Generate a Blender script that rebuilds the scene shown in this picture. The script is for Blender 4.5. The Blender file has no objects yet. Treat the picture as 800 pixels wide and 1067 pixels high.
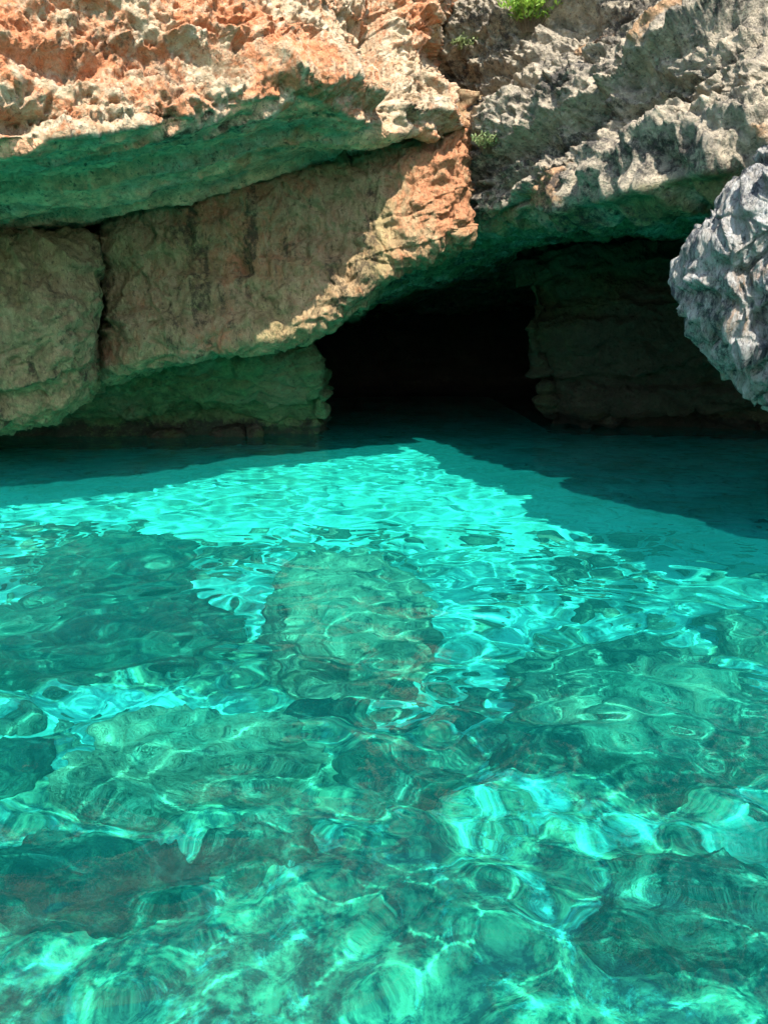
import bpy, math, random
import numpy as np
from mathutils import Vector, Matrix, Euler

sc = bpy.context.scene
COL = sc.collection
R = math.radians
rng = np.random.default_rng(7)

# ------------------------------------------------------------------ camera
FPX, CX, CY = 770.0, 400.0, 533.5            # focal length and centre in photo pixels (800 x 1067)
HORIZON, CAM_H = 360.0, 2.2
PITCH = math.atan((CY - HORIZON) / FPX)
cam_d = bpy.data.cameras.new('camera')
cam = bpy.data.objects.new('camera', cam_d)
COL.objects.link(cam)
cam.location = (0, 0, CAM_H)
cam.rotation_euler = (R(90) - PITCH, 0, 0)
cam_d.sensor_fit = 'VERTICAL'
cam_d.sensor_height = 36.0
cam_d.lens = 36.0 * FPX / 1067.0
cam_d.clip_start, cam_d.clip_end = 0.05, 2000
sc.camera = cam

cp, sp = math.cos(PITCH), math.sin(PITCH)
def ray(px, py):
    a, b = (px - CX) / FPX, (CY - py) / FPX
    return np.array([a, cp + b * sp, -sp + b * cp])
def P(px, py, D):
    """point seen at photo pixel (px,py) standing D metres ahead of the camera"""
    d = ray(px, py)
    return np.array([0, 0, CAM_H]) + d * (D / d[1])
def W(px, py, depth):
    """point at a depth under the water that is seen (refracted) at photo pixel (px,py)"""
    d = ray(px, py); d = d / np.linalg.norm(d)
    s = CAM_H / -d[2]
    hit = np.array([0, 0, CAM_H]) + d * s
    n = 1.333
    h = d[:2] / n
    v = -math.sqrt(1 - h @ h)
    return hit + np.array([h[0], h[1], v]) * (depth / -v)

# ------------------------------------------------------------------ noise (numpy)
def _hash(ix, iy, iz, seed):
    h = (ix * 374761393 + iy * 668265263 + iz * 2147483647 + seed * 974634777) & 0xFFFFFFFF
    h = ((h ^ (h >> 13)) * 1274126177) & 0xFFFFFFFF
    h = ((h ^ (h >> 16)) * 2246822519) & 0xFFFFFFFF
    return h ^ (h >> 15)
_G = np.array([[1,1,0],[-1,1,0],[1,-1,0],[-1,-1,0],[1,0,1],[-1,0,1],[1,0,-1],[-1,0,-1],
               [0,1,1],[0,-1,1],[0,1,-1],[0,-1,-1],[1,1,0],[-1,1,0],[0,-1,1],[0,-1,-1]], dtype=np.float32)
def perlin(p, scale, seed=0):
    """p (N,3) metres, scale = feature size in metres, result about -1..1"""
    q = p / np.asarray(scale, dtype=np.float64)
    i = np.floor(q).astype(np.int64)
    f = (q - i).astype(np.float32)
    u = f * f * f * (f * (f * 6 - 15) + 10)
    out = np.zeros(len(p), np.float32)
    for dx in (0, 1):
        wx = u[:, 0] if dx else 1 - u[:, 0]
        for dy in (0, 1):
            wy = u[:, 1] if dy else 1 - u[:, 1]
            for dz in (0, 1):
                wz = u[:, 2] if dz else 1 - u[:, 2]
                g = _G[_hash(i[:, 0] + dx, i[:, 1] + dy, i[:, 2] + dz, seed) & 15]
                out += wx * wy * wz * (g[:, 0] * (f[:, 0] - dx) + g[:, 1] * (f[:, 1] - dy) + g[:, 2] * (f[:, 2] - dz))
    return out * 1.4
def fbm(p, scale, octaves, seed=0, gain=0.5, ridged=False):
    out = np.zeros(len(p), np.float32); a = 1.0; s = np.asarray(scale, dtype=np.float64); t = 0
    for k in range(octaves):
        n = perlin(p, s, seed + 17 * k)
        if ridged: n = 1 - 2 * np.abs(n)
        out += a * n; t += a; a *= gain; s = s * 0.5
    return out / t
def worley(p, scale, seed=0):
    """F1 and F2 distances (in cells)"""
    q = p / np.asarray(scale, dtype=np.float64)
    i = np.floor(q).astype(np.int64); f = (q - i).astype(np.float32)
    f1 = np.full(len(p), 9.0, np.float32); f2 = f1.copy()
    for dx in (-1, 0, 1):
        for dy in (-1, 0, 1):
            for dz in (-1, 0, 1):
                h = _hash(i[:, 0] + dx, i[:, 1] + dy, i[:, 2] + dz, seed)
                a = (h & 1023) / 1023.0; b = ((h >> 10) & 1023) / 1023.0; c = ((h >> 20) & 1023) / 1023.0
                d = (dx + a - f[:, 0]) ** 2 + (dy + b - f[:, 1]) ** 2 + (dz + c - f[:, 2]) ** 2
                d = d.astype(np.float32)
                f2 = np.minimum(f2, np.maximum(f1, d)); f1 = np.minimum(f1, d)
    return np.sqrt(f1), np.sqrt(f2)
def sstep(a, b, x):
    t = np.clip((x - a) / (b - a), 0, 1)
    return t * t * (3 - 2 * t)

# ------------------------------------------------------------------ object helpers
def tag(o, label=None, cat=None, group=None, kind=None):
    if label: o['label'] = label
    if cat: o['category'] = cat
    if group: o['group'] = group
    if kind: o['kind'] = kind
    return o
def mesh_from(name, verts, quads, mat=None, smooth=True, tris=None, parent=None, attrs=None):
    me = bpy.data.meshes.new(name)
    quads = np.asarray(quads, np.int32).reshape(-1, 4)
    tris = np.zeros((0, 3), np.int32) if tris is None else np.asarray(tris, np.int32).reshape(-1, 3)
    me.vertices.add(len(verts))
    me.vertices.foreach_set('co', np.asarray(verts, np.float32).ravel())
    nl = quads.size + tris.size
    me.loops.add(nl)
    me.loops.foreach_set('vertex_index', np.concatenate([quads.ravel(), tris.ravel()]))
    me.polygons.add(len(quads) + len(tris))
    starts = np.concatenate([np.arange(len(quads)) * 4, quads.size + np.arange(len(tris)) * 3])
    me.polygons.foreach_set('loop_start', starts.astype(np.int32))
    me.update(calc_edges=True)
    me.polygons.foreach_set('use_smooth', np.full(len(me.polygons), smooth))
    if attrs:
        for k, v in attrs.items():
            if v.ndim == 1:
                at = me.attributes.new(k, 'FLOAT', 'POINT'); at.data.foreach_set('value', v.astype(np.float32))
            else:
                at = me.attributes.new(k, 'FLOAT_VECTOR', 'POINT'); at.data.foreach_set('vector', v.astype(np.float32).ravel())
    if mat: me.materials.append(mat)
    me.validate()
    o = bpy.data.objects.new(name, me)
    COL.objects.link(o)
    if parent: o.parent = parent
    return o
def grid_quads(nv, nu):
    a = (np.arange(nv - 1)[:, None] * nu + np.arange(nu - 1)[None, :]).ravel()
    return np.stack([a, a + nu, a + nu + 1, a + 1], 1)
def receiver(o):
    o.cycles.is_caustics_receiver = True

def catmull(pts, ts):
    """pts (n,...) sampled at parameters ts in 0..n-1 (centripetal-free, clamped tangents)"""
    n = len(pts)
    i = np.clip(np.floor(ts).astype(int), 0, n - 2)
    f = (ts - i).reshape(-1, *([1] * (pts.ndim - 1)))
    p0 = pts[np.clip(i - 1, 0, n - 1)]; p1 = pts[i]; p2 = pts[i + 1]; p3 = pts[np.clip(i + 2, 0, n - 1)]
    k = 0.42
    m1 = (p2 - p0) * k; m2 = (p3 - p1) * k
    return ((2 * f**3 - 3 * f**2 + 1) * p1 + (f**3 - 2 * f**2 + f) * m1 + (-2 * f**3 + 3 * f**2) * p2 + (f**3 - f**2) * m2)
def arc_params(ctrl, dens):
    """parameters with about even spacing; dens = samples per segment"""
    out = [np.linspace(k, k + 1, max(2, int(d)) + 1)[:-1] for k, d in enumerate(dens)]
    return np.concatenate(out + [np.array([len(dens)])])

def grid_normals(V):
    du = np.gradient(V, axis=1); dv = np.gradient(V, axis=0)
    n = np.cross(du, dv)
    n /= np.maximum(np.linalg.norm(n, axis=2, keepdims=True), 1e-9)
    return n

def rock_mass(name, rows, mat, disp, thick=8.0, step=1.0, masks=None, back=(0, 1, 0)):
    """closed rock: a front surface lofted through rows of (px,py,D), weathered by disp(p,n,u,v), with a body of real depth behind"""
    ctrl = np.array([[P(*c) if len(c) == 3 else np.array(c[:3]) for c in r] for r in rows])
    # pixel lengths per segment set the grid density
    pix = np.array([[(c[0], c[1]) for c in r] for r in rows], float)
    D = np.array([[c[2] for c in r] for r in rows], float)
    wl_u = np.linalg.norm(np.diff(ctrl, axis=1), axis=2) / D[:, 1:] * FPX
    wl_v = np.linalg.norm(np.diff(ctrl, axis=0), axis=2) / D[1:, :] * FPX
    inside_u = ((pix[:, 1:, 0] > -30) & (pix[:, :-1, 0] < 830))
    step = step * 1.25
    du = np.clip(np.percentile(wl_u, 70, axis=0) / step, 4, 150)
    du = np.where(inside_u.any(axis=0), du, np.minimum(du, 45))
    du[-1] = min(du[-1], 24)
    vis_v = (pix[1:, :, 1] > -10)
    dv = np.clip(np.percentile(wl_v, 75, axis=1) / step, 4, 150)
    dv = np.where(vis_v.any(axis=1), dv, np.minimum(dv, 50))
    tu, tv = arc_params(None, du), arc_params(None, dv)
    A = catmull(ctrl, tv)                                 # (nv, ncols, 3)
    V = np.swapaxes(catmull(np.swapaxes(A, 0, 1), tu), 0, 1)   # (nv, nu, 3)
    N = grid_normals(V)
    # make sure normals look at the camera side
    mid = V[V.shape[0] // 3, V.shape[1] // 2]; nm = N[V.shape[0] // 3, V.shape[1] // 2]
    flip = nm @ (np.array([0, 0, CAM_H]) - mid) < 0
    if flip: N = -N
    nv, nu = V.shape[:2]
    p = V.reshape(-1, 3); n = N.reshape(-1, 3)
    U, VV = np.meshgrid(tu, tv)
    d = disp(p, n, U.ravel(), VV.ravel())
    if d.ndim == 1: d = d[:, None] * n
    q = p + d
    quads = grid_quads(nv, nu)
    # body behind: ring of boundary points pushed back, closed by a fan
    idx = np.arange(nv * nu).reshape(nv, nu)
    ring = np.concatenate([idx[0, :-1], idx[:-1, -1], idx[-1, :0:-1], idx[:0:-1, 0]])
    b = np.array(back, float)
    rb = q[ring] + b * thick
    base = len(q); m = len(ring)
    centre = rb.mean(axis=0) + b * 1.0
    verts = np.concatenate([q, rb, centre[None]])
    k = np.arange(m); k2 = (k + 1) % m
    skirt = np.stack([ring[k], ring[k2], base + k2, base + k], 1)
    fan = np.stack([base + k, base + k2, np.full(m, base + m)], 1)
    if not flip:
        quads = quads
    tris = fan
    allq = np.concatenate([quads, skirt])
    att = {}
    M = masks(q, n, U.ravel(), VV.ravel()) if masks else np.zeros((len(q), 3))
    M = np.concatenate([M, M[ring], M[:1]])
    o = mesh_from(name, verts, allq, mat, True, tris, attrs={'mask': M})
    receiver(o)
    return o

# ------------------------------------------------------------------ materials
def new_mat(name):
    m = bpy.data.materials.new(name); m.use_nodes = True
    nt = m.node_tree; nt.nodes.clear()
    return m, nt
class NB:
    def __init__(s, nt): s.nt = nt
    def n(s, t, **kw):
        x = s.nt.nodes.new(t)
        for k, v in kw.items():
            if k.startswith('_'): x.inputs[k[1:].replace('_', ' ')].default_value = v
            else: setattr(x, k, v)
        return x
    def l(s, a, b): s.nt.links.new(a, b)
    def noise(s, co, scale, detail=6, rough=0.6, dist=0.0):
        x = s.n('ShaderNodeTexNoise'); x.inputs['Scale'].default_value = scale
        x.inputs['Detail'].default_value = detail; x.inputs['Roughness'].default_value = rough
        x.inputs['Distortion'].default_value = dist
        s.l(co, x.inputs['Vector']); return x.outputs[0]
    def ramp(s, f, stops):
        x = s.n('ShaderNodeValToRGB'); e = x.color_ramp.elements
        while len(e) < len(stops): e.new(0.5)
        for k, (p, c) in enumerate(stops):
            e[k].position = p
            e[k].color = (c, c, c, 1) if isinstance(c, (int, float)) else (*c, 1)
        s.l(f, x.inputs[0]); return x.outputs[0]
    def mix(s, f, a, b, mode='MIX'):
        x = s.n('ShaderNodeMix', data_type='RGBA', blend_type=mode)
        for sock, v in ((x.inputs[0], f), (x.inputs[6], a), (x.inputs[7], b)):
            if isinstance(v, (int, float)): sock.default_value = v
            elif isinstance(v, tuple): sock.default_value = (*v, 1)
            else: s.l(v, sock)
        return x.outputs[2]
    def math(s, op, a, b=None, clamp=False):
        x = s.n('ShaderNodeMath', operation=op, use_clamp=clamp)
        for k, v in enumerate((a, b)):
            if v is None: continue
            if isinstance(v, (int, float)): x.inputs[k].default_value = v
            else: s.l(v, x.inputs[k])
        return x.outputs[0]

def rock_material(name, base, warm, dark, algae_bounce, bump=0.06, stretch=(1, 1, 1), pale=(0.72, 0.66, 0.55),
                  warm_bias=0.0, grain=1.0, k=1.0):
    base, warm, dark, algae_bounce, pale = [tuple(x * k for x in c_) for c_ in (base, warm, dark, algae_bounce, pale)]
    """base limestone; mask.x = iron-orange, mask.y = green growth, or painted bounce light in the orange rock, mask.z = dark lichen / stain"""
    m, nt = new_mat(name); b = NB(nt)
    tc = b.n('ShaderNodeTexCoord').outputs['Object']
    mp = b.n('ShaderNodeMapping'); mp.inputs['Scale'].default_value = stretch
    b.l(tc, mp.inputs[0]); co = mp.outputs[0]
    at = b.n('ShaderNodeAttribute', attribute_name='mask')
    sx = b.n('ShaderNodeSeparateXYZ'); b.l(at.outputs['Vector'], sx.inputs[0])
    n1 = b.noise(co, 1.1, 8, 0.65); n2 = b.noise(co, 4.5, 7, 0.7); n3 = b.noise(co, 17, 5, 0.7)
    n4 = b.noise(co, 2.3, 9, 0.75, 1.2)
    c = b.mix(b.ramp(n2, [(0.36, 0), (0.64, 1)]), base, pale)
    # iron staining
    f = b.math('ADD', sx.outputs[0], b.math('MULTIPLY', b.math('SUBTRACT', n4, 0.5), 2.6))
    f = b.ramp(f, [(0.42 - warm_bias, 0), (0.8 - warm_bias, 1)])
    wcol = b.mix(b.ramp(n3, [(0.35, 0), (0.65, 1)]), warm, tuple(min(1, x * 1.5 + 0.04) for x in warm))
    c = b.mix(b.math('MULTIPLY', f, 0.85), c, wcol)
    # green growth; in the orange rock a warm tone standing in for bounced light
    g = b.math('ADD', sx.outputs[1], b.math('MULTIPLY', b.math('SUBTRACT', n1, 0.5), 1.6))
    g = b.ramp(g, [(0.3, 0), (0.75, 1)])
    acol = b.mix(b.ramp(n2, [(0.4, 0), (0.6, 1)]), algae_bounce, tuple(x * 1.9 for x in algae_bounce))
    c = b.mix(b.math('MULTIPLY', g, 0.86), c, acol)
    # dark lichen, in speckles
    h = b.math('ADD', sx.outputs[2], b.math('MULTIPLY', b.math('SUBTRACT', b.noise(co, 7.5, 8, 0.8), 0.5), 3.2))
    h = b.ramp(h, [(0.4, 0), (0.85, 1)])
    c = b.mix(b.math('MULTIPLY', h, 0.9), c, dark)
    # small dark spots painted in for the shade of pits
    sp_ = b.ramp(b.noise(co, 11, 7, 0.72, 0.6), [(0.36, 1), (0.43, 0)])
    c = b.mix(b.math('MULTIPLY', sp_, 0.75 * grain), c, dark)
    # mineral grain
    c = b.mix(0.55 * grain, c, b.ramp(b.noise(co, 42, 4, 0.75), [(0.3, 0.35), (0.7, 1.0)]), 'MULTIPLY')
    pr = b.n('ShaderNodeBsdfPrincipled'); b.l(c, pr.inputs['Base Color'])
    pr.inputs['Roughness'].default_value = 0.86
    pr.inputs['Specular IOR Level'].default_value = 0.25
    hgt = b.math('ADD', b.math('MULTIPLY', n2, 0.8), b.math('MULTIPLY', n3, 0.5))
    vor = b.n('ShaderNodeTexVoronoi'); vor.inputs['Scale'].default_value = 9; b.l(co, vor.inputs['Vector'])
    hgt = b.math('ADD', hgt, b.math('MULTIPLY', b.ramp(vor.outputs['Distance'], [(0.0, 0), (0.5, 1)]), 0.35))
    hgt = b.math('ADD', hgt, b.math('MULTIPLY', b.noise(co, 45, 4, 0.7), 0.2))
    bp = b.n('ShaderNodeBump'); bp.inputs['Strength'].default_value = 1.0; bp.inputs['Distance'].default_value = bump
    b.l(hgt, bp.inputs['Height']); b.l(bp.outputs[0], pr.inputs['Normal'])
    out = b.n('ShaderNodeOutputMaterial'); b.l(pr.outputs[0], out.inputs[0])
    return m

M_ORANGE = rock_material('orange_limestone', (0.56, 0.37, 0.21), (0.56, 0.18, 0.06), (0.09, 0.05, 0.03), (0.90, 0.46, 0.26), bump=0.13, pale=(0.80, 0.66, 0.46), k=0.86)  # fourth tone: underside painted bright and warm for missing light off the water
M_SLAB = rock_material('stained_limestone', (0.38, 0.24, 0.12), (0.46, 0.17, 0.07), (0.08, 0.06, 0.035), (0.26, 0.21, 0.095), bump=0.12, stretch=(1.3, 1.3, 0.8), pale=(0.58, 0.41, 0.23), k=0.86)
M_GREY = rock_material('grey_limestone', (0.32, 0.28, 0.22), (0.44, 0.24, 0.11), (0.05, 0.047, 0.045), (0.16, 0.16, 0.06), bump=0.15, pale=(0.74, 0.61, 0.44), k=0.82)
M_BLUE = rock_material('weathered_limestone', (0.40, 0.36, 0.30), (0.34, 0.20, 0.11), (0.045, 0.055, 0.075), (0.12, 0.14, 0.06), bump=0.14, stretch=(1.9, 1.9, 0.6), pale=(0.68, 0.66, 0.63), k=0.86)
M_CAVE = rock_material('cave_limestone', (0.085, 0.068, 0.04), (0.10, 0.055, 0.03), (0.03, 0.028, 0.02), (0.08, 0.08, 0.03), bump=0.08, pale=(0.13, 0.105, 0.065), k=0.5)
M_WALL = rock_material('green_limestone', (0.17, 0.17, 0.085), (0.18, 0.10, 0.05), (0.04, 0.04, 0.03), (0.08, 0.13, 0.05), bump=0.08, pale=(0.25, 0.24, 0.13), k=0.86)  # darker, greener tone for the recessed wall
M_WET = rock_material('submerged_limestone', (0.32, 0.30, 0.20), (0.80, 0.38, 0.24), (0.03, 0.05, 0.05), (0.05, 0.09, 0.06), bump=0.10, pale=(0.62, 0.57, 0.40), k=0.95)
M_CAVE_SHADE = rock_material('cave_rock_shade', (0.04, 0.035, 0.03), (0.05, 0.035, 0.025), (0.02, 0.02, 0.02), (0.03, 0.035, 0.02), bump=0.05, pale=(0.06, 0.05, 0.04))  # near-black copy of the cave rock, its darkness put into the colour

# ------------------------------------------------------------------ weathering of the rock faces
def bedding(p, dirn, size, seed, warp=0.5):
    """stepped beds along a tilted axis: about -1..1 with sharp ledges"""
    t = p @ np.array(dirn, float)
    t = t / size + warp * fbm(p, 2.2, 3, seed + 5)
    i = np.floor(t); f = t - i
    h = (_hash(i.astype(np.int64), i.astype(np.int64) * 3, i.astype(np.int64) * 0 + 1, seed) & 1023) / 1023.0
    h2 = (_hash(i.astype(np.int64) + 1, i.astype(np.int64) * 3 + 3, i.astype(np.int64) * 0 + 1, seed) & 1023) / 1023.0
    return (h + (h2 - h) * sstep(0.85, 1.0, f)) * 2 - 1 + (0.5 - f) * 0.5

def warp(p, amt, size, seed):
    return p + amt * np.stack([fbm(p, size, 2, seed), fbm(p, size, 2, seed + 1), fbm(p, size, 2, seed + 2)], 1)
def disp_orange(p, n, u, v):
    q = warp(p, 0.5, 1.2, 71)
    d = 0.36 * fbm(p, (3.0, 3.0, 1.6), 4, 1) + 0.18 * bedding(p, (-0.12, 0.05, 1), 0.8, 3)
    d += 0.20 * fbm(q, (1.1, 1.1, 0.6), 4, 11, ridged=True)
    f1, f2 = worley(q, (0.55, 0.55, 0.3), 4)
    d += 0.09 * np.minimum(f2 - f1, 0.5) / 0.5
    hollow = sstep(0.12, 0.5, fbm(q, (1.3, 1.3, 0.8), 3, 22))
    d -= 0.20 * hollow
    d -= 0.75 * np.exp(-((u - 6.55 + 0.12 * fbm(p, 0.8, 2, 23)) / 0.22) ** 2) * sstep(4.6, 4.0, v)
    d -= 0.45 * np.exp(-((u - 2.2) / 0.35) ** 2 - ((v - 4.3) / 0.45) ** 2)
    f1, _ = worley(warp(p, 0.08, 0.2, 75), 0.17, 5)
    d -= 0.11 * sstep(0.45, 0.1, f1) * sstep(-0.35, 0.2, fbm(p, 0.7, 2, 21))
    f1, _ = worley(warp(p, 0.05, 0.1, 76), 0.09, 6)
    d -= 0.05 * sstep(0.5, 0.15, f1)
    d += 0.09 * fbm(p, 0.22, 3, 31, ridged=True)
    # the underside is smoother, in long streaks that follow the beds
    under = sstep(-0.25, -0.6, n[:, 2])
    s = 0.16 * bedding(p, (-0.25, 1.0, 0.1), 0.7, 13, 0.35) + 0.14 * fbm(p, (1.6, 0.5, 0.5), 4, 14) + 0.03 * fbm(p, 0.15, 2, 15)
    return d * (1 - 0.85 * under) + s * under
def disp_slab(p, n, u, v):
    q = warp(p, 0.3, 0.8, 47)
    d = 0.26 * fbm(p, (2.4, 2.4, 1.6), 4, 41) + 0.07 * bedding(p, (-0.3, 0.0, 1), 0.55, 43)
    d += 0.13 * fbm(q, (0.55, 0.55, 0.8), 5, 44, ridged=True)
    f1, f2 = worley(q, (0.9, 0.9, 0.7), 50)
    d += 0.05 * np.minimum(f2 - f1, 0.12) / 0.12
    d -= 0.05 * sstep(0.2, 0.4, fbm(q, 0.7, 3, 51))
    d -= 0.08 * sstep(0.72, 0.95, fbm(q, (1.8, 1.8, 2.4), 2, 48, ridged=True))
    rough = sstep(6.0, 7.6, u) if u.max() > 8.5 else 0.0
    f1, f2 = worley(q, (0.4, 0.4, 0.3), 45)
    d += rough * (0.14 * np.minimum(f2 - f1, 0.5) + 0.14 * fbm(q, 0.6, 3, 49, ridged=True))
    return d + 0.03 * fbm(p, 0.13, 3, 46)
def disp_grey(p, n, u, v):
    q = warp(p, 0.45, 1.4, 61)
    d = 0.42 * fbm(p, (2.6, 2.6, 1.5), 4, 64) + 0.30 * bedding(p, (-0.12, 0.03, 1), 0.8, 65, 0.16)
    t = p[:, 2] - 0.10 * p[:, 0] - 6.45 + 0.12 * fbm(p, 1.2, 3, 72)
    d += 0.30 * sstep(0.05, -0.05, t) * sstep(-1.6, -0.1, t)

    f1, f2 = worley(q, (1.9, 1.9, 0.9), 66)
    d += 0.24 * np.minimum(f2 - f1, 0.25) / 0.25
    d += 0.15 * fbm(q, (0.95, 0.95, 0.42), 4, 68, ridged=True)
    f1, f2 = worley(q, (0.6, 0.6, 0.25), 67)
    d += 0.07 * np.minimum(f2 - f1, 0.45) / 0.45
    d -= 0.24 * sstep(0.12, 0.35, fbm(q, (1.5, 1.5, 0.8), 3, 69))
    d += 0.11 * fbm(p, (0.26, 0.26, 0.13), 3, 70, ridged=True)
    f1, _ = worley(warp(p, 0.08, 0.2, 77), (0.2, 0.2, 0.11), 7)
    d -= 0.08 * sstep(0.5, 0.15, f1)
    under = sstep(-0.25, -0.6, n[:, 2])
    return d * (1 - 0.5 * under)
def disp_cave(p, n, u, v):
    d = 0.46 * fbm(p, (3, 3, 1.4), 4, 81) + 0.20 * bedding(p, (-0.08, 0, 1), 0.6, 82)
    d -= 0.30 * sstep(0.55, 0.15, p[:, 2] + 0.2 * fbm(p, 1.0, 2, 85))
    f1, f2 = worley(warp(p, 0.4, 1, 86), (1.4, 1.4, 0.7), 87)
    d += 0.16 * np.minimum(f2 - f1, 0.3) / 0.3
    return d + 0.10 * fbm(warp(p, 0.3, 1, 84), (0.9, 0.9, 0.3), 4, 83, ridged=True)
def disp_hang(p, n, u, v):
    q = warp(p, 0.3, 0.8, 96)
    d = 0.12 * fbm(p, (1.2, 1.2, 1.2), 4, 91)
    d += 0.13 * fbm(q, (0.34, 0.34, 0.9), 5, 93, ridged=True, gain=0.6)
    f1, f2 = worley(q, (0.6, 0.6, 1.1), 98)
    d += 0.12 * np.minimum(f2 - f1, 0.35) / 0.35
    d -= 0.10 * sstep(0.1, 0.4, fbm(q, 0.5, 3, 99))
    f1, f2 = worley(q, (0.2, 0.2, 0.3), 94)
    d += 0.06 * np.minimum(f2 - f1, 0.5) / 0.5
    return d + 0.06 * fbm(p, (0.16, 0.16, 0.3), 3, 95, ridged=True)

def mask_orange(p, n, u, v):
    under = sstep(-0.2, -0.55, n[:, 2])
    a = 0.55 + 0.5 * fbm(p, 1.8, 2, 101); a = a * (1 - under) + 0.12 * under
    band = fbm(p, (3.5, 0.35, 0.5), 4, 102)
    g = under * (0.6 + 0.9 * band)  # underside takes the tone painted for bounced light, in bands
    a = a + under * 0.7 * sstep(0.1, 0.5, fbm(p, (3.5, 0.5, 0.6), 3, 104))
    k = 0.10 + 0.5 * sstep(0.05, 0.45, fbm(p, 1.6, 3, 103))
    return np.stack([a, g, k * (1 - 0.5 * under) + under * 0.35 * sstep(0.0, 0.5, -band)], 1)
def mask_slab(p, n, u, v):
    a = 0.35 + 0.5 * fbm(p, (1.6, 1.6, 1.2), 2, 111)
    # iron-rich rib along the outer (right) edge
    rib = sstep(5.6, 7.4, u)
    g = 0.45 + 0.5 * fbm(p, (1.5, 1.5, 1.0), 2, 112)
    return np.stack([a + 0.25 * rib, g * (1 - rib), 0.12 + (0.3 * fbm(p, 1.2, 2, 113) + 0.55 * sstep(0.05, 0.45, fbm(p, (0.4, 0.4, 2.4), 3, 114))) * (1 - rib)], 1)
def mask_grey(p, n, u, v):
    under = sstep(-0.1, -0.5, n[:, 2])
    a = 0.10 + 0.9 * sstep(0.18, 0.5, fbm(p, (1.8, 1.8, 1.0), 3, 121))
    g = 0.05 + under * 0.9
    g = g * (0.7 + 0.8 * fbm(p, (0.8, 0.8, 0.5), 3, 124))
    return np.stack([a * (1 - under), g, 0.36 + 0.9 * fbm(p, (1.3, 1.3, 0.5), 3, 122)], 1)
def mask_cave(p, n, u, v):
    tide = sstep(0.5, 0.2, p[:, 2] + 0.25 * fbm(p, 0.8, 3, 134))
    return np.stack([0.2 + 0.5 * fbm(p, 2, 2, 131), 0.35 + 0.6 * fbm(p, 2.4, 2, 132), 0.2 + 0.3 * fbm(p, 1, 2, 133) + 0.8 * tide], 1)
def mask_boulder(p, n, u, v):
    return np.stack([0.1 + 0.3 * fbm(p, 1.2, 2, 141), 0.6 + 0.4 * fbm(p, 1.6, 2, 142), 0.15 + 0.2 * fbm(p, 1, 2, 143) + 0.5 * sstep(0.05, 0.45, fbm(p, (0.4, 0.4, 2.4), 3, 144))], 1)
def mask_hang(p, n, u, v):
    return np.stack([0.05 + 0.5 * sstep(0.3, 0.6, fbm(p, 0.9, 2, 151)), 0.0 * u, 0.40 + 0.8 * fbm(p, (0.35, 0.35, 0.9), 3, 152)], 1)

def rows(cols, *spec):
    """spec: (py list or number, D list) per row -> rows of (px,py,D)"""
    out = []
    for s in spec:
        pxs, pys, Ds = (cols, *s) if len(s) == 2 else s
        pys = [pys] * len(pxs) if isinstance(pys, (int, float)) else pys
        Ds = [Ds] * len(pxs) if isinstance(Ds, (int, float)) else Ds
        out.append(list(zip(pxs, pys, Ds)))
    return out

# --- orange overhang, upper left
cA = [-420, -150, 0, 90, 200, 305, 370, 425, 462, 455]
A = rows(cA,
    (-420, [15, 15.5, 16, 16.5, 17, 17.5, 18, 18.5, 19, 24]),
    (-150, [9.2, 10, 10.6, 11.2, 12, 12.8, 13.6, 14.4, 15.2, 20]),
    ([-420, -150, 0, 90, 200, 305, 370, 428, 470, 466], -20, [8.3, 9.0, 9.6, 10.2, 11.0, 12, 13.2, 13.9, 14.7, 19]),
    ([-420, -150, 0, 90, 200, 305, 368, 420, 452, 448], 60, [7.9, 8.6, 9.2, 9.8, 10.6, 11.6, 12.9, 13.6, 14.3, 18]),
    ([134, 128, 122, 116, 102, 82, 100, 100, 105, 105], [7.8, 8.4, 8.9, 9.5, 10.2, 11.2, 12.3, 13.3, 14.2, 18]),
    ([176, 168, 160, 151, 134, 112, 134, 132, 140, 140], [7.9, 8.6, 9.1, 9.6, 10.4, 11.4, 12.4, 13.3, 14.1, 18]),
    ([200, 195, 186, 176, 158, 138, 140, 138, 150, 148], [10.5, 11.0, 11.3, 11.5, 12.0, 12.8, 13.3, 13.8, 14.4, 18]),
    ([245, 238, 232, 217, 193, 167, 152, 143, 158, 155], [12.8, 12.7, 12.6, 12.7, 13.0, 13.6, 14.0, 14.4, 15.0, 18]),
    ([260, 252, 246, 232, 209, 184, 168, 158, 170, 168], [17.0] * 9 + [19.0]))
ov = rock_mass('cliff', A, M_ORANGE, disp_orange, 16, 1.0, mask_orange)
tag(ov, 'sunlit orange and cream limestone overhang with green underside, jutting out at upper left', 'rock overhang', kind='structure')

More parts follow.
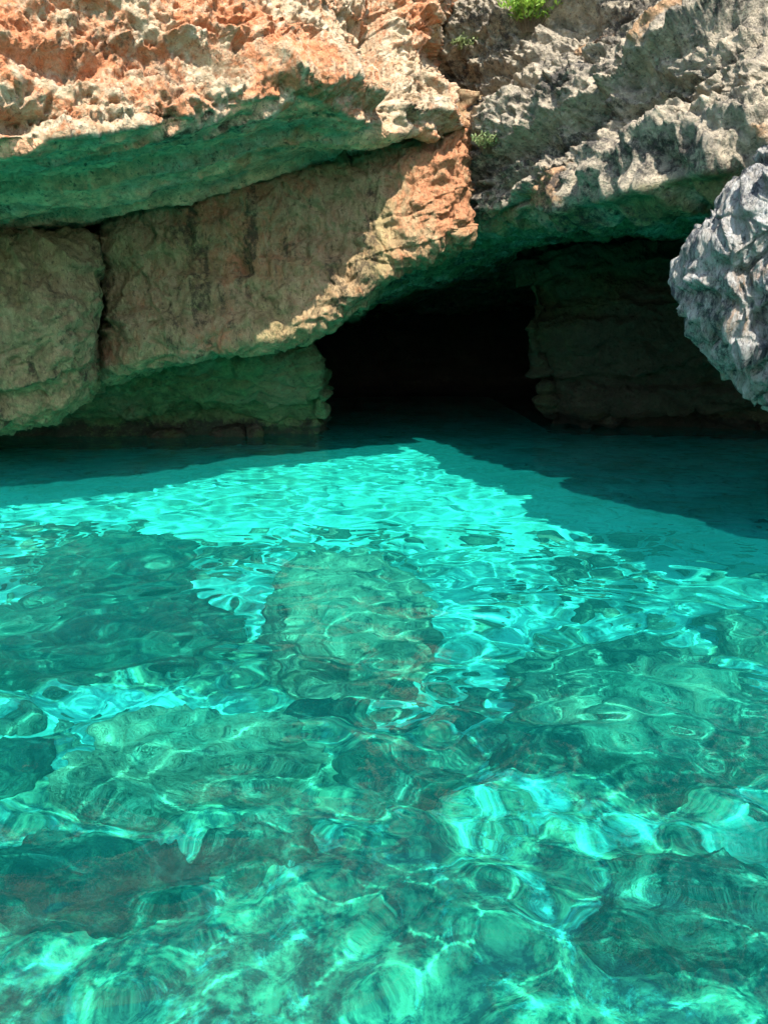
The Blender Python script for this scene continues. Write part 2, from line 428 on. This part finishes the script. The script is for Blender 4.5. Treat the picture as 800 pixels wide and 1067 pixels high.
# --- leaning slab under the overhang
cB = [106, 115, 160, 230, 300, 350, 400, 440, 470, 484, 478]
B = rows(cB,
    ([200, 196, 186, 172, 158, 148, 135, 120, 100, 100, 100], [17, 14.2, 14.1, 14.1, 14.2, 14.3, 14.3, 14.3, 14.5, 14.8, 19]),
    ([240, 236, 226, 212, 195, 182, 168, 158, 150, 148, 148], [17, 14.0, 13.8, 13.8, 13.9, 14.0, 14.0, 13.9, 14.0, 14.5, 19]),
    ([290, 286, 276, 262, 246, 232, 216, 205, 198, 196, 196], [17, 13.9, 13.6, 13.6, 13.7, 13.8, 13.7, 13.6, 13.8, 14.3, 19]),
    ([345, 340, 332, 322, 306, 290, 262, 246, 236, 232, 232], [17, 13.9, 13.5, 13.4, 13.5, 13.6, 13.6, 13.7, 13.9, 14.3, 19]),
    ([392, 388, 378, 364, 348, 325, 286, 264, 252, 246, 246], [17, 14.0, 13.6, 13.4, 13.4, 13.6, 13.8, 13.9, 14.1, 14.4, 19]),
    ([392, 388, 380, 366, 350, 333, 292, 268, 256, 250, 250], [18, 15.5, 15.0, 14.9, 14.9, 15.0, 15.0, 15.2, 15.4, 15.6, 19]),
    ([385, 382, 374, 362, 346, 330, 290, 268, 256, 250, 250], [20, 19, 19, 19, 19, 19, 19, 19, 19, 19, 21]))
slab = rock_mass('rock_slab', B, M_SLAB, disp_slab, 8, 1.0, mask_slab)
tag(slab, 'long leaning rock slab under the orange overhang, shaded, with a sunlit orange right rim', 'rock slab', kind='thing')

# --- recessed wall left of the cave mouth
cC = [-500, -200, 0, 110, 200, 270, 322, 340, 325]
C = rows(cC,
    ([240, 240, 240, 300, 310, 310, 310, 310, 310], [15, 15.5, 16, 16.5, 16.6, 16.8, 17, 17.6, 27]),
    ([-500, -200, 0, 110, 200, 262, 294, 308, 304], [350, 350, 350, 350, 342, 338, 334, 334, 334], [15.5, 16, 16.3, 16.6, 16.8, 17, 17.4, 18, 27]),
    ([-500, -200, 0, 110, 200, 264, 304, 318, 310], [375, 375, 375, 378, 372, 368, 362, 362, 362], [15.7, 16.2, 16.5, 16.7, 16.7, 16.8, 17.3, 18, 27]),
    ([-500, -200, 0, 110, 200, 270, 314, 330, 316], [410, 410, 410, 405, 400, 398, 395, 396, 396], [16, 16.5, 16.7, 16.9, 17.1, 17.2, 17.4, 18, 27]),
    ([-500, -200, 0, 110, 200, 272, 320, 337, 318], [432, 432, 432, 430, 428, 426, 424, 424, 424], [17, 17.2, 17.3, 17.5, 17.7, 18, 18.3, 18.8, 27]),
    ([-500, -200, 0, 110, 200, 270, 314, 334, 318], [457, 457, 456, 455, 453, 452, 451, 450, 430], [17.7, 17.8, 18, 18.2, 18.4, 18.8, 19, 19.4, 27]),
    ([-500, -200, 0, 110, 200, 270, 314, 334, 318], [560, 560, 560, 560, 560, 560, 560, 560, 500], [18.0, 18.2, 18.4, 18.6, 18.8, 19.2, 19.5, 20, 28]))
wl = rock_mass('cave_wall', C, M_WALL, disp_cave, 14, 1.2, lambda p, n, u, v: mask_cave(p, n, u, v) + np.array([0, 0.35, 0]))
tag(wl, 'dim green rock wall recessed under the slab, left of the cave mouth', 'rock wall', kind='structure')

# --- squarish boulder at the left edge
cD = [-420, -200, -60, 0, 58, 86, 95, 86]
Dm = rows(cD,
    ([234, 236, 238, 241, 246, 252, 264, 264], [15] * 7 + [16]),
    ([240, 242, 242, 246, 252, 258, 270, 270], [12.2, 12.4, 12.5, 12.6, 12.7, 13.0, 13.6, 16]),
    ([300, 300, 298, 298, 300, 306, 318, 318], [11.7, 11.9, 12.0, 12.0, 12.2, 12.6, 13.3, 16]),
    ([370, 370, 368, 366, 364, 358, 354, 354], [11.7, 11.8, 11.9, 11.9, 12.1, 12.5, 13.3, 16]),
    ([425, 425, 422, 418, 410, 396, 385, 385], [12.0, 12.1, 12.1, 12.2, 12.4, 12.8, 13.5, 16]),
    ([462, 460, 455, 447, 430, 410, 398, 398], [12.6, 12.6, 12.6, 12.7, 12.9, 13.2, 13.8, 16]),
    ([455, 455, 452, 446, 430, 412, 400, 400], [16] * 7 + [17]))
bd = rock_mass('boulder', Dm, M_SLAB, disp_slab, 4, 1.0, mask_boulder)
tag(bd, 'big squarish pale green boulder wedged under the overhang at the left edge', 'boulder', kind='thing')

# --- grey cliff on the right with the ceiling of the cave
E = [
 list(zip([420, 450, 520, 600, 680, 760, 900, 1250], [-420] * 8, [22, 21, 20, 19, 18, 17, 15.5, 14])),
 list(zip([420, 450, 520, 600, 680, 760, 900, 1250], [-150] * 8, [18.5, 17.5, 16.8, 16, 15, 14, 12.6, 10.5])),
 list(zip([420, 450, 520, 600, 680, 760, 900, 1250], [-20] * 8, [17.5, 16.6, 15.9, 14.9, 13.8, 12.8, 11.2, 9.5])),
 list(zip([420, 450, 520, 600, 680, 760, 900, 1250], [100, 95, 85, 75, 65, 55, 45, 30], [17.2, 16.2, 15.0, 13.6, 12.0, 10.4, 9.0, 8.2])),
 list(zip([420, 450, 520, 600, 680, 760, 900, 1250], [175, 165, 155, 145, 135, 125, 110, 100], [17.2, 16.0, 14.4, 12.9, 11.2, 9.9, 8.8, 8.0])),
 list(zip([410, 445, 515, 590, 660, 740, 900, 1250], [238, 234, 222, 218, 205, 190, 185, 180], [17.4, 16.2, 14.4, 12.7, 11.1, 9.9, 9.0, 8.4])),
 list(zip([385, 435, 505, 585, 665, 745, 900, 1250], [262, 252, 240, 232, 224, 218, 215, 215], [18.0, 17.4, 16.5, 15.6, 14.8, 14.2, 13.5, 13])),
 list(zip([310, 392, 480, 555, 650, 740, 900, 1250], [342, 304, 272, 246, 240, 246, 245, 245], [19, 19, 19, 19, 18.6, 18.2, 17.5, 17])),
 list(zip([250, 380, 480, 560, 640, 720, 860, 1100], [320, 306, 286, 270, 270, 285, 280, 280], [25, 25, 25, 25, 25, 25, 25, 25])),
 list(zip([150, 330, 470, 560, 640, 720, 860, 1100], [330, 328, 322, 318, 315, 312, 310, 310], [36] * 8)),
]
ecl = rock_mass('cliff', E, M_GREY, disp_grey, 8, 1.0, mask_grey)
tag(ecl, 'grey weathered limestone cliff with tilted ledges above the cave mouth, upper right', 'cliff', kind='structure')

# --- inner wall right of the cave mouth
cF = [600, 553, 562, 600, 680, 760, 900, 1250]
F = rows(cF,
    (225, [30, 20.5, 19.8, 19.2, 18.8, 18.5, 17.5, 16]),
    ([600, 550, 560, 600, 680, 760, 900, 1250], [280, 280, 280, 280, 280, 280, 280, 280], [30, 20.3, 19.6, 19.0, 18.6, 18.2, 17.2, 16]),
    ([600, 560, 572, 606, 680, 760, 900, 1250], 318, [30, 20.5, 19.8, 19.2, 18.7, 18.2, 17.2, 16]),
    ([600, 553, 562, 600, 680, 760, 900, 1250], 345, [30, 20.4, 19.5, 19.0, 18.5, 18.0, 17.1, 16]),
    ([604, 566, 574, 608, 680, 760, 900, 1250], 385, [30, 20.7, 20.1, 19.5, 19.0, 18.4, 17.4, 16.2]),
    ([608, 570, 582, 612, 680, 760, 900, 1250], 415, [30, 21.0, 20.2, 19.6, 19.1, 18.6, 17.6, 16.3]),
    ([608, 578, 588, 612, 680, 760, 900, 1250], [425, 436, 438, 440, 443, 446, 450, 460], [30, 21.8, 21.3, 20.8, 20.3, 19.7, 18.7, 17]),
    ([608, 574, 586, 612, 680, 760, 900, 1250], [520] * 8, [30, 21.8, 21.4, 20.9, 20.4, 19.8, 19, 17.5]))
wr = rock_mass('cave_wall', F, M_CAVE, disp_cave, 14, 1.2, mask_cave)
tag(wr, 'dim brown rock wall inside the cave mouth, right of the black opening', 'rock wall', kind='structure')

# --- back of the cave
H = rows([-100, 200, 350, 450, 560, 700, 900],
    (180, [30, 33, 35, 36, 35, 33, 30]), (300, [30, 33, 35, 36, 35, 33, 30]),
    (400, [30, 33, 35, 36, 35, 33, 30]), (520, [30, 33, 35, 36, 35, 33, 30]))
bk = rock_mass('cave_back', H, M_CAVE_SHADE, disp_cave, 4, 4, mask_cave)
tag(bk, 'unlit rock at the far end of the cave, inside the black opening', 'rock wall', kind='structure')

# --- hanging rock at the right edge
G = []
for xl, yl in ((930, -40), (880, 70), (816, 158), (794, 186), (768, 212), (762, 236), (728, 262), (717, 282), (719, 312), (733, 336),
               (752, 346), (756, 364), (774, 374), (780, 392), (800, 402), (812, 424), (860, 450)):
    row = []
    for dx, dd in ((150, 4.5), (22, 1.3), (0, 0.5), (8, 0.15), (24, 0), (48, 0), (80, 0), (130, 0), (230, 0), (430, 0)):
        x = xl + dx + 5
        row.append((x, yl - 0.05 * min(dx, 60), float(np.interp(xl + min(dx, 430), [700, 850, 1150], [9.0, 8.0, 7.0])) + dd))
    G.append(row)
G.append([(x + 90, 330, 14) for x, y, D in G[-1]])
hg = rock_mass('hanging_rock', G, M_BLUE, disp_hang, 4, 1.0, mask_hang)
tag(hg, 'jagged blue-grey rock hanging in from the right edge, nearest to the viewer', 'hanging rock', kind='thing')

# ------------------------------------------------------------------ boulders lying in the water
def blob(name, centre, radii, rot, mat, seed, amp=0.22, res=90, mask=(0.3, 0.4, 0.3), label='', cat='boulder', group=None, square=0.0):
    nv, nu = res, res * 2
    th = np.linspace(0.0005, math.pi - 0.0005, nv); ph = np.linspace(0, 2 * math.pi, nu, endpoint=False)
    T, Ph = np.meshgrid(th, ph, indexing='ij')
    d = np.stack([np.sin(T) * np.cos(Ph), np.sin(T) * np.sin(Ph), np.cos(T)], 2).reshape(-1, 3)
    e = 1.0 + square
    q = d / (np.sum(np.abs(d) ** (2 * e), 1) ** (1 / (2 * e)))[:, None]
    s = np.array(radii); off = np.array([seed * 7.3, seed * 3.1, 0])
    pp = q * s
    k = 1 + amp * fbm(pp + off, min(s) * 1.5, 4, seed) + 0.6 * amp * fbm(pp + off, 0.45, 3, seed + 9, ridged=True)
    f1, f2 = worley(pp + off, 0.55, seed)
    k = k + 0.25 * amp * np.minimum(f2 - f1, 0.3) / 0.3
    pp = pp * k[:, None] + (0.03 * fbm(pp + off, 0.12, 2, seed + 3, ridged=True))[:, None] * d
    m = np.array(Matrix.Rotation(rot, 3, 'Z'))
    pp = pp @ m.T
    i = np.arange(nv * nu).reshape(nv, nu); j = np.roll(i, -1, axis=1)
    quads = np.stack([i[:-1], i[1:], j[1:], j[:-1]], -1).reshape(-1, 4)
    mk = np.stack([mask[0] + 0.8 * fbm(pp + off, 0.5, 3, seed + 1), mask[1] + 0.8 * fbm(pp + off, 0.7, 3, seed + 2), mask[2] + 1.2 * fbm(pp + off, 0.45, 3, seed + 4)], 1)
    o = mesh_from(name, pp, quads, mat, attrs={'mask': mk})
    o.location = centre
    receiver(o)
    return tag(o, label, cat, group)

def seabed_z(x, y):
    p = np.stack([np.ravel(x), np.ravel(y), np.zeros(np.size(x))], 1)
    d = 2.0 + 0.9 * sstep(3, 10, p[:, 1]) - 0.3 * sstep(12, 22, p[:, 1])
    d += 3.5 * sstep(-2, -40, p[:, 1])
    d -= 0.35 * fbm(p, 3.2, 3, 201)
    return -d
def sea_boulder(x0, x1, y0, y1, top, rot, seed, label, mask, amp=0.22, square=0.3):
    """boulder whose top lies `top` metres under the surface; its size comes from the photo box x0..x1, y0..y1"""
    xm, ym = (x0 + x1) / 2, (y0 + y1) / 2
    top *= 0.8
    f, n_ = W(xm, y0, top + 0.2), W(xm, y1, 2.4)
    l_, r_ = W(x0, ym, top + 0.6), W(x1, ym, top + 0.6)
    rz = 3.0 - top
    rz = rz / 1.6
    return blob('boulder', ((l_[0] + r_[0]) / 2, (f[1] + n_[1]) / 2, -top - rz), ((r_[0] - l_[0]) / 2, max(0.3, (f[1] - n_[1]) / 2), rz),
                rot, M_WET, seed, amp, 90, mask, label, 'boulder', 'boulders under the water', square)

sea_boulder(-10, 222, 612, 708, 2.1, 0.05, 301, 'wide dark teal boulder deep under water at left, below the squarish boulder', (0.0, 0.8, 0.5), 0.35)
sea_boulder(62, 178, 550, 640, 2.2, 0.1, 313, 'dark pointed boulder under water, just behind the wide dark teal one', (0.0, 0.8, 0.4), 0.35)
sea_boulder(275, 440, 575, 735, 1.3, 0.1, 302, 'tall underwater boulder with orange-tinged top, in the centre of the pool', (0.95, -0.1, 0.2))
sea_boulder(550, 800, 665, 850, 2.0, -0.1, 303, 'broad brownish underwater boulder right of centre', (0.35, 0.4, 0.3))
sea_boulder(75, 345, 748, 880, 1.5, 0.05, 304, 'pale brown underwater boulder in the left foreground', (0.7, 0.0, 0.1))
sea_boulder(-30, 230, 893, 985, 2.0, 0.0, 305, 'long dark underwater boulder near the bottom left', (0.0, 0.8, 0.7))
sea_boulder(612, 830, 890, 1080, 1.8, 0.1, 306, 'dark mottled underwater boulder in the bottom right corner', (0.15, 0.6, 0.5))
sea_boulder(345, 480, 790, 892, 2.2, 0.1, 307, 'small dark underwater boulder in the middle foreground', (0.1, 0.6, 0.5))
sea_boulder(503, 570, 778, 828, 2.3, 0.2, 308, 'little dark underwater boulder beside the broad brownish one', (0.0, 0.8, 0.8))
sea_boulder(735, 785, 640, 674, 2.2, 0.0, 309, 'small pale round underwater boulder near the right edge', (0.5, 0.0, 0.0), 0.1)
sea_boulder(215, 340, 885, 930, 2.2, 0.1, 310, 'small grey-brown underwater boulder left of bottom centre', (0.3, 0.5, 0.5))
sea_boulder(-40, 55, 770, 880, 2.2, 0.1, 311, 'dark underwater boulder at the left edge, beside the pale brown one', (0.0, 0.7, 0.6))
sea_boulder(290, 375, 740, 785, 2.4, 0.1, 312, 'small dark blue underwater boulder at the foot of the tall central one', (0.0, 0.7, 0.9))

# small rocks breaking the surface along the foot of the left wall
for k, (px, D, rr, lab) in enumerate([(240, 18.6, (0.42, 0.3, 0.2), 'low flat brown rock at the waterline under the recessed wall'),
                                  (266, 18.3, (0.17, 0.15, 0.24), 'small upright pale rock at the waterline beside the flat brown one'),
                                  (175, 18.3, (0.4, 0.25, 0.15), 'low dark rock at the waterline near the wedged boulder')]):
    c = P(px, 452, D)
    blob('shore_rock', (c[0], c[1], 0.02), rr, 0.2 * k, M_CAVE, 331 + k, 0.25, 50, (0.5, 0.1, 0.0), lab, 'rock', 'small rocks at the waterline', 0.6)

# ------------------------------------------------------------------ plants on the cliff
def surface_point(o, px, py):
    n = len(o.data.vertices); co = np.empty(n * 3, np.float32); o.data.vertices.foreach_get('co', co); co = co.reshape(-1, 3)
    d = co - np.array([0, 0, CAM_H]); f = d[:, 1] * cp - d[:, 2] * sp; up = d[:, 1] * sp + d[:, 2] * cp
    x = CX + FPX * d[:, 0] / f; y = CY - FPX * up / f
    near = np.where((np.hypot(x - px, y - py) < 3) & (f > 1))[0]
    return co[near[np.argmin(d[near, 1])]]
def leaf_material(name, a, c):
    m, nt = new_mat(name); b = NB(nt)
    tc = b.n('ShaderNodeTexCoord').outputs['Object']
    pr = b.n('ShaderNodeBsdfPrincipled')
    b.l(b.mix(b.ramp(b.noise(tc, 9, 3), [(0.35, 0), (0.65, 1)]), a, c), pr.inputs['Base Color'])
    pr.inputs['Roughness'].default_value = 0.55
    tr = b.n('ShaderNodeBsdfTranslucent'); tr.inputs[0].default_value = (*c, 1)
    mx = b.n('ShaderNodeMixShader'); mx.inputs[0].default_value = 0.3
    b.l(pr.outputs[0], mx.inputs[1]); b.l(tr.outputs[0], mx.inputs[2])
    b.l(mx.outputs[0], b.n('ShaderNodeOutputMaterial').inputs[0]); return m
M_LEAF = leaf_material('fresh_leaves', (0.10, 0.22, 0.02), (0.30, 0.45, 0.06))
M_LEAF2 = leaf_material('dusty_leaves', (0.14, 0.20, 0.07), (0.28, 0.34, 0.14))
M_STEM = leaf_material('woody_stem', (0.14, 0.10, 0.06), (0.20, 0.15, 0.09))
def plant(px, py, width, height, nstem, mat, seed, label, leaf=0.07):
    r = random.Random(seed); base = surface_point(ecl, px, py)
    root = bpy.data.objects.new('cliff_plant', None); COL.objects.link(root); root.location = (float(base[0]), float(base[1]) - 0.12, float(base[2]) + 0.02)
    tag(root, label, 'plant', 'plants growing on the cliff')
    lv, lq, st, sq = [], [], [], []
    for k in range(nstem):
        a = r.uniform(0, 2 * math.pi); sprd = r.uniform(0.1, 1) * width / 2
        tip = Vector((math.cos(a) * sprd, -abs(math.sin(a)) * sprd * 0.7 - 0.05, height * r.uniform(0.45, 1.0) * (1 - 0.35 * sprd / (width / 2))))
        o0 = Vector((tip.x * 0.25, 0.08, -0.05)); pts = []
        for t in range(7):
            f = t / 6; q = o0.lerp(tip, f); q.z += 0.12 * height * math.sin(f * math.pi) ; pts.append(q)
        for t in range(6):
            i = len(st); w0, w1 = 0.007 * (1 - t / 7), 0.007 * (1 - (t + 1) / 7)
            for q, ww in ((pts[t], w0), (pts[t + 1], w1)):
                for ang in range(4):
                    st.append(q + Vector((ww * math.cos(ang * math.pi / 2), ww * math.sin(ang * math.pi / 2), 0)))
            for ang in range(4): sq.append((i + ang, i + (ang + 1) % 4, i + 4 + (ang + 1) % 4, i + 4 + ang))
        for j in range(9):
            f = r.uniform(0.25, 1.0); q = o0.lerp(tip, f); q.z += 0.12 * height * math.sin(f * math.pi)
            d = Vector((r.uniform(-1, 1), r.uniform(-1, 0.4), r.uniform(0.1, 1.2))).normalized() * leaf * r.uniform(0.6, 1.3)
            s_ = d.cross(Vector((r.uniform(-1, 1), r.uniform(-1, 1), r.uniform(-1, 1)))).normalized() * leaf * 0.16
            i = len(lv); mid = q + d * 0.5 + Vector((0, 0, 0.01))
            lv += [q, mid - s_, q + d, mid + s_]; lq.append((i, i + 1, i + 2, i + 3))
    mesh_from('leaves', [tuple(v) for v in lv], lq, mat, False, parent=root)
    mesh_from('stem', [tuple(v) for v in st], sq, M_STEM, True, parent=root)
plant(550, 33, 1.5, 0.62, 90, M_LEAF, 1, 'bright green leafy bush growing at the top of the grey cliff', 0.13)
plant(510, 162, 0.85, 0.28, 45, M_LEAF2, 2, 'low pale green tuft on the lower ledge of the grey cliff', 0.08)
plant(480, 60, 0.7, 0.3, 28, M_LEAF2, 3, 'sparse dusty green tuft on the grey cliff close to the orange overhang', 0.08)

# ------------------------------------------------------------------ seabed
def graded(lo, hi, fine_lo, fine_hi, step, grow=1.12, cap=8.0):
    c = list(np.arange(fine_lo, fine_hi, step))
    s = step; x = c[-1]
    while x < hi:
        s = min(s * grow, cap); x += s; c.append(x)
    s = step; x = c[0]
    while x > lo:
        s = min(s * grow, cap); x -= s; c.insert(0, x)
    return np.array(c)
m, nt = new_mat('pale_sand'); b = NB(nt)
tc = b.n('ShaderNodeTexCoord').outputs['Object']
c = b.mix(b.ramp(b.noise(tc, 0.55, 6, 0.6), [(0.46, 0), (0.62, 1)]), (0.50, 0.82, 0.72), (0.34, 0.53, 0.42))
at = b.n('ShaderNodeAttribute', attribute_name='rocky')
rk = b.math('ADD', b.noise(tc, 2.6, 8, 0.75, 0.8), b.math('MULTIPLY', at.outputs['Fac'], 0.22))
c = b.mix(b.ramp(rk, [(0.50, 0), (0.68, 1)]), c, b.mix(b.ramp(b.noise(tc, 6.0, 6, 0.7), [(0.42, 0), (0.58, 1)]), (0.05, 0.10, 0.085), (0.44, 0.42, 0.25)))
c = b.mix(0.3, c, b.ramp(b.noise(tc, 14, 5, 0.7), [(0.35, 0.4), (0.6, 1.0)]), 'MULTIPLY')
pr = b.n('ShaderNodeBsdfPrincipled'); b.l(c, pr.inputs['Base Color']); pr.inputs['Roughness'].default_value = 1; pr.inputs['Specular IOR Level'].default_value = 0
bp = b.n('ShaderNodeBump'); bp.inputs['Distance'].default_value = 0.05; b.l(b.noise(tc, 6, 6, 0.6), bp.inputs['Height']); b.l(bp.outputs[0], pr.inputs['Normal'])
b.l(pr.outputs[0], b.n('ShaderNodeOutputMaterial').inputs[0])
gx, gy = graded(-220, 220, -16, 16, 0.12), graded(-300, 60, -3, 24, 0.12)
X, Y = np.meshgrid(gx, gy)
Z = seabed_z(X, Y).reshape(X.shape)
pts = np.stack([X, Y, Z], 2).reshape(-1, 3)
rocky = sstep(9.5, 6.5, pts[:, 1] + 1.5 * fbm(pts, 3, 2, 211)) * sstep(-0.25, 0.25, fbm(pts, 1.3, 4, 212) + 0.55 * sstep(6.5, 4.0, pts[:, 1]))
pts[:, 2] += rocky * (0.10 + 0.22 * fbm(pts, 0.6, 3, 213, ridged=True))
sb = mesh_from('seabed', pts, grid_quads(*X.shape), m, attrs={'rocky': rocky})
tag(sb, kind='structure'); receiver(sb)

# loose stones scattered over the bottom
def rubble(n, seed):
    r = np.random.default_rng(seed)
    xy = np.stack([r.uniform(-9, 9, n * 4), r.uniform(1.2, 12, n * 4)], 1)
    q = np.stack([xy[:, 0], xy[:, 1], 0 * xy[:, 0]], 1)
    keep = (fbm(q, 2.0, 3, 231) + 0.25 * sstep(9, 5, xy[:, 1]) > r.uniform(-0.25, 0.45, len(xy))) & (np.abs(xy[:, 0]) < 1.2 + 0.62 * xy[:, 1])
    xy = xy[keep][:n]; n = len(xy)
    t = (1 + 5 ** 0.5) / 2
    import bmesh
    bm = bmesh.new(); bmesh.ops.create_icosphere(bm, subdivisions=2, radius=1)
    sv = np.array([v.co[:] for v in bm.verts]); st = np.array([[v.index for v in f.verts] for f in bm.faces]); bm.free()
    size = (0.03 + 0.15 * r.random(n) ** 2.4) * (0.55 + 0.45 * sstep(2.0, 5.0, xy[:, 1]))
    z = seabed_z(xy[:, 0], xy[:, 1])
    V = []
    for k in range(n):
        a, c_ = r.uniform(0, 6.28), r.uniform(0.6, 1.3, 3)
        w_ = sv * (1 + 0.40 * perlin(sv + 9.1 * k, 0.8, 77)[:, None] + 0.15 * perlin(sv + 9.1 * k, 0.35, 78)[:, None]) * c_ * size[k] * np.array([1.2, 1.0, 0.6])
        x_, y_ = w_[:, 0] * math.cos(a) - w_[:, 1] * math.sin(a), w_[:, 0] * math.sin(a) + w_[:, 1] * math.cos(a)
        V.append(np.stack([x_ + xy[k, 0], y_ + xy[k, 1], w_[:, 2] + z[k] + 0.15 * size[k]], 1))
    T = np.concatenate([st + k * len(sv) for k in range(n)])
    col = np.repeat(np.stack([r.uniform(-0.3, 0.9, n), r.uniform(-0.2, 0.9, n), r.uniform(-0.3, 0.8, n) ** 1], 1), len(sv), axis=0)
    return mesh_from('pebbles', np.concatenate(V), np.zeros((0, 4)), M_WET, True, T, attrs={'mask': col})
pb = rubble(1800, 5); receiver(pb)
tag(pb, 'loose stones of many sizes scattered over the pale sea bottom', 'pebbles', kind='stuff')

# ------------------------------------------------------------------ water: a closed body with a rippled surface
m, nt = new_mat('clear_sea_water'); b = NB(nt)
gl = b.n('ShaderNodeBsdfPrincipled')
gl.inputs['Base Color'].default_value = (0.055, 0.98, 0.88, 1); gl.inputs['Roughness'].default_value = 0.0
gl.inputs['IOR'].default_value = 1.333; gl.inputs['Transmission Weight'].default_value = 1.0
out = b.n('ShaderNodeOutputMaterial')
# turquoise diffuse share painted on the surface for light scattered inside the water
sc_ = b.n('ShaderNodeBsdfDiffuse'); sc_.inputs[0].default_value = (0.01, 0.60, 0.53, 1)
mxs = b.n('ShaderNodeMixShader'); lw = b.n('ShaderNodeLayerWeight'); lw.inputs[0].default_value = 0.5
# painted haze strengthens towards grazing view, plus an even share that lifts shadows
b.l(b.math('ADD', b.math('MULTIPLY', b.math('POWER', lw.outputs['Facing'], 3.0), 0.08), 0.030), mxs.inputs[0])
b.l(gl.outputs[0], mxs.inputs[1]); b.l(sc_.outputs[0], mxs.inputs[2]); b.l(mxs.outputs[0], out.inputs[0])
gx = graded(-230, 230, -13, 13, 0.045, 1.15); gy = np.concatenate([np.arange(0.8, 11, 0.036), graded(-310, 62, 11, 20, 0.055, 1.1, 8.0)])
gy = np.concatenate([graded(-310, 0.8, 0.0, 0.75, 0.06, 1.15, 8)[:-1], gy[gy > 0.79]])
gy = np.unique(np.round(gy[(gy < 0.80) | (gy >= 0.80)], 4)); gy = gy[np.concatenate([[True], np.diff(gy) > 0.012])]
gy = gy[gy < 62]
X, Y = np.meshgrid(gx, gy)
def waves(X, Y):
    z = np.zeros_like(X); r = np.random.default_rng(11)
    comps = []
    for k in range(34):
        L = 0.20 * (1.6 / 0.20) ** (k / 33.0)
        a = R(90) + r.normal(0, R(48))
        comps.append((L, a, r.uniform(0, 2 * math.pi)))
    for k in range(12):
        comps.append((r.uniform(0.13, 0.24), R(90) + r.normal(0, R(45)), r.uniform(0, 2 * math.pi)))
    p = np.stack([X.ravel(), Y.ravel(), 0 * X.ravel()], 1)
    gust = (0.75 + 0.45 * fbm(p, 3.0, 2, 401)).reshape(X.shape)
    wx = (0.25 * perlin(p, 1.1, 402)).reshape(X.shape); wy = (0.25 * perlin(p, 1.1, 403)).reshape(X.shape)
    gust = gust * (1 - 0.42 * sstep(6, 10, Y))
    for L, a, ph in comps:
        kk = 2 * math.pi / L
        slope = 0.029 * min(L / 0.42, 1) * (1.0 if L < 0.6 else 0.32)
        loc_ = (1 - 0.8 * sstep(5, 9, Y)) if L < 0.26 else 1.0
        z += loc_ * slope / kk * np.sin(kk * ((X + wx) * math.cos(a) + (Y + wy) * math.sin(a)) + ph)
    fade = np.clip(1.2 - np.maximum(np.abs(X) - 13, 0) / 8, 0, 1) * np.clip(1 - np.maximum(-Y, 0) / 8, 0, 1)
    return z * gust * fade
Z = waves(X, Y)
top = np.stack([X, Y, Z], 2).reshape(-1, 3)
nv, nu = X.shape
idx = np.arange(nv * nu).reshape(nv, nu)
ring = np.concatenate([idx[0, :-1], idx[:-1, -1], idx[-1, :0:-1], idx[:0:-1, 0]])
low = top[ring].copy(); low[:, 2] = -14
base = len(top); k = np.arange(len(ring)); k2 = (k + 1) % len(ring)
quads = grid_quads(nv, nu)[:, ::-1]
skirt = np.stack([ring[k2], ring[k], base + k, base + k2], 1)
fan = np.stack([base + k2, base + k, np.full(len(ring), base + len(ring))], 1)
verts = np.concatenate([top, low, [[0, -100, -14]]])
wt = mesh_from('water', verts, np.concatenate([quads, skirt[:, ::-1]]), m, True, fan[:, ::-1])
tag(wt, kind='structure')
wt.cycles.is_caustics_caster = True

# ------------------------------------------------------------------ light
SUN_EL, SUN_AZ = R(51), R(14)       # azimuth: degrees to the right of straight behind the camera
to_sun = Vector((math.sin(SUN_AZ) * math.cos(SUN_EL), -math.cos(SUN_AZ) * math.cos(SUN_EL), math.sin(SUN_EL)))
sd = bpy.data.lights.new('sun', 'SUN'); so = bpy.data.objects.new('sun', sd); COL.objects.link(so)
sd.energy = 5.0; sd.angle = R(0.53); sd.color = (1.0, 0.95, 0.86)
so.rotation_euler = to_sun.to_track_quat('Z', 'Y').to_euler()
so.location = (10, -20, 30)
sd.cycles.is_caustics_light = True
w = bpy.data.worlds.new('World'); sc.world = w; w.use_nodes = True
nt = w.node_tree; bg = nt.nodes['Background']
sky = nt.nodes.new('ShaderNodeTexSky'); sky.sky_type = 'NISHITA'; sky.sun_disc = False
sky.sun_elevation = SUN_EL
sky.sun_rotation = math.atan2(to_sun.x, to_sun.y)
nt.links.new(sky.outputs[0], bg.inputs[0]); bg.inputs[1].default_value = 0.15

sc.view_settings.view_transform = 'Standard'; sc.view_settings.look = 'None'
sc.view_settings.exposure = 1.42; sc.view_settings.gamma = 1
cy = sc.cycles
cy.use_denoising = True
cy.max_bounces = 8; cy.diffuse_bounces = 3; cy.glossy_bounces = 3; cy.transmission_bounces = 6; cy.volume_bounces = 0
cy.caustics_refractive = True; cy.caustics_reflective = False
cy.sample_clamp_indirect = 6.0; cy.sample_clamp_direct = 0
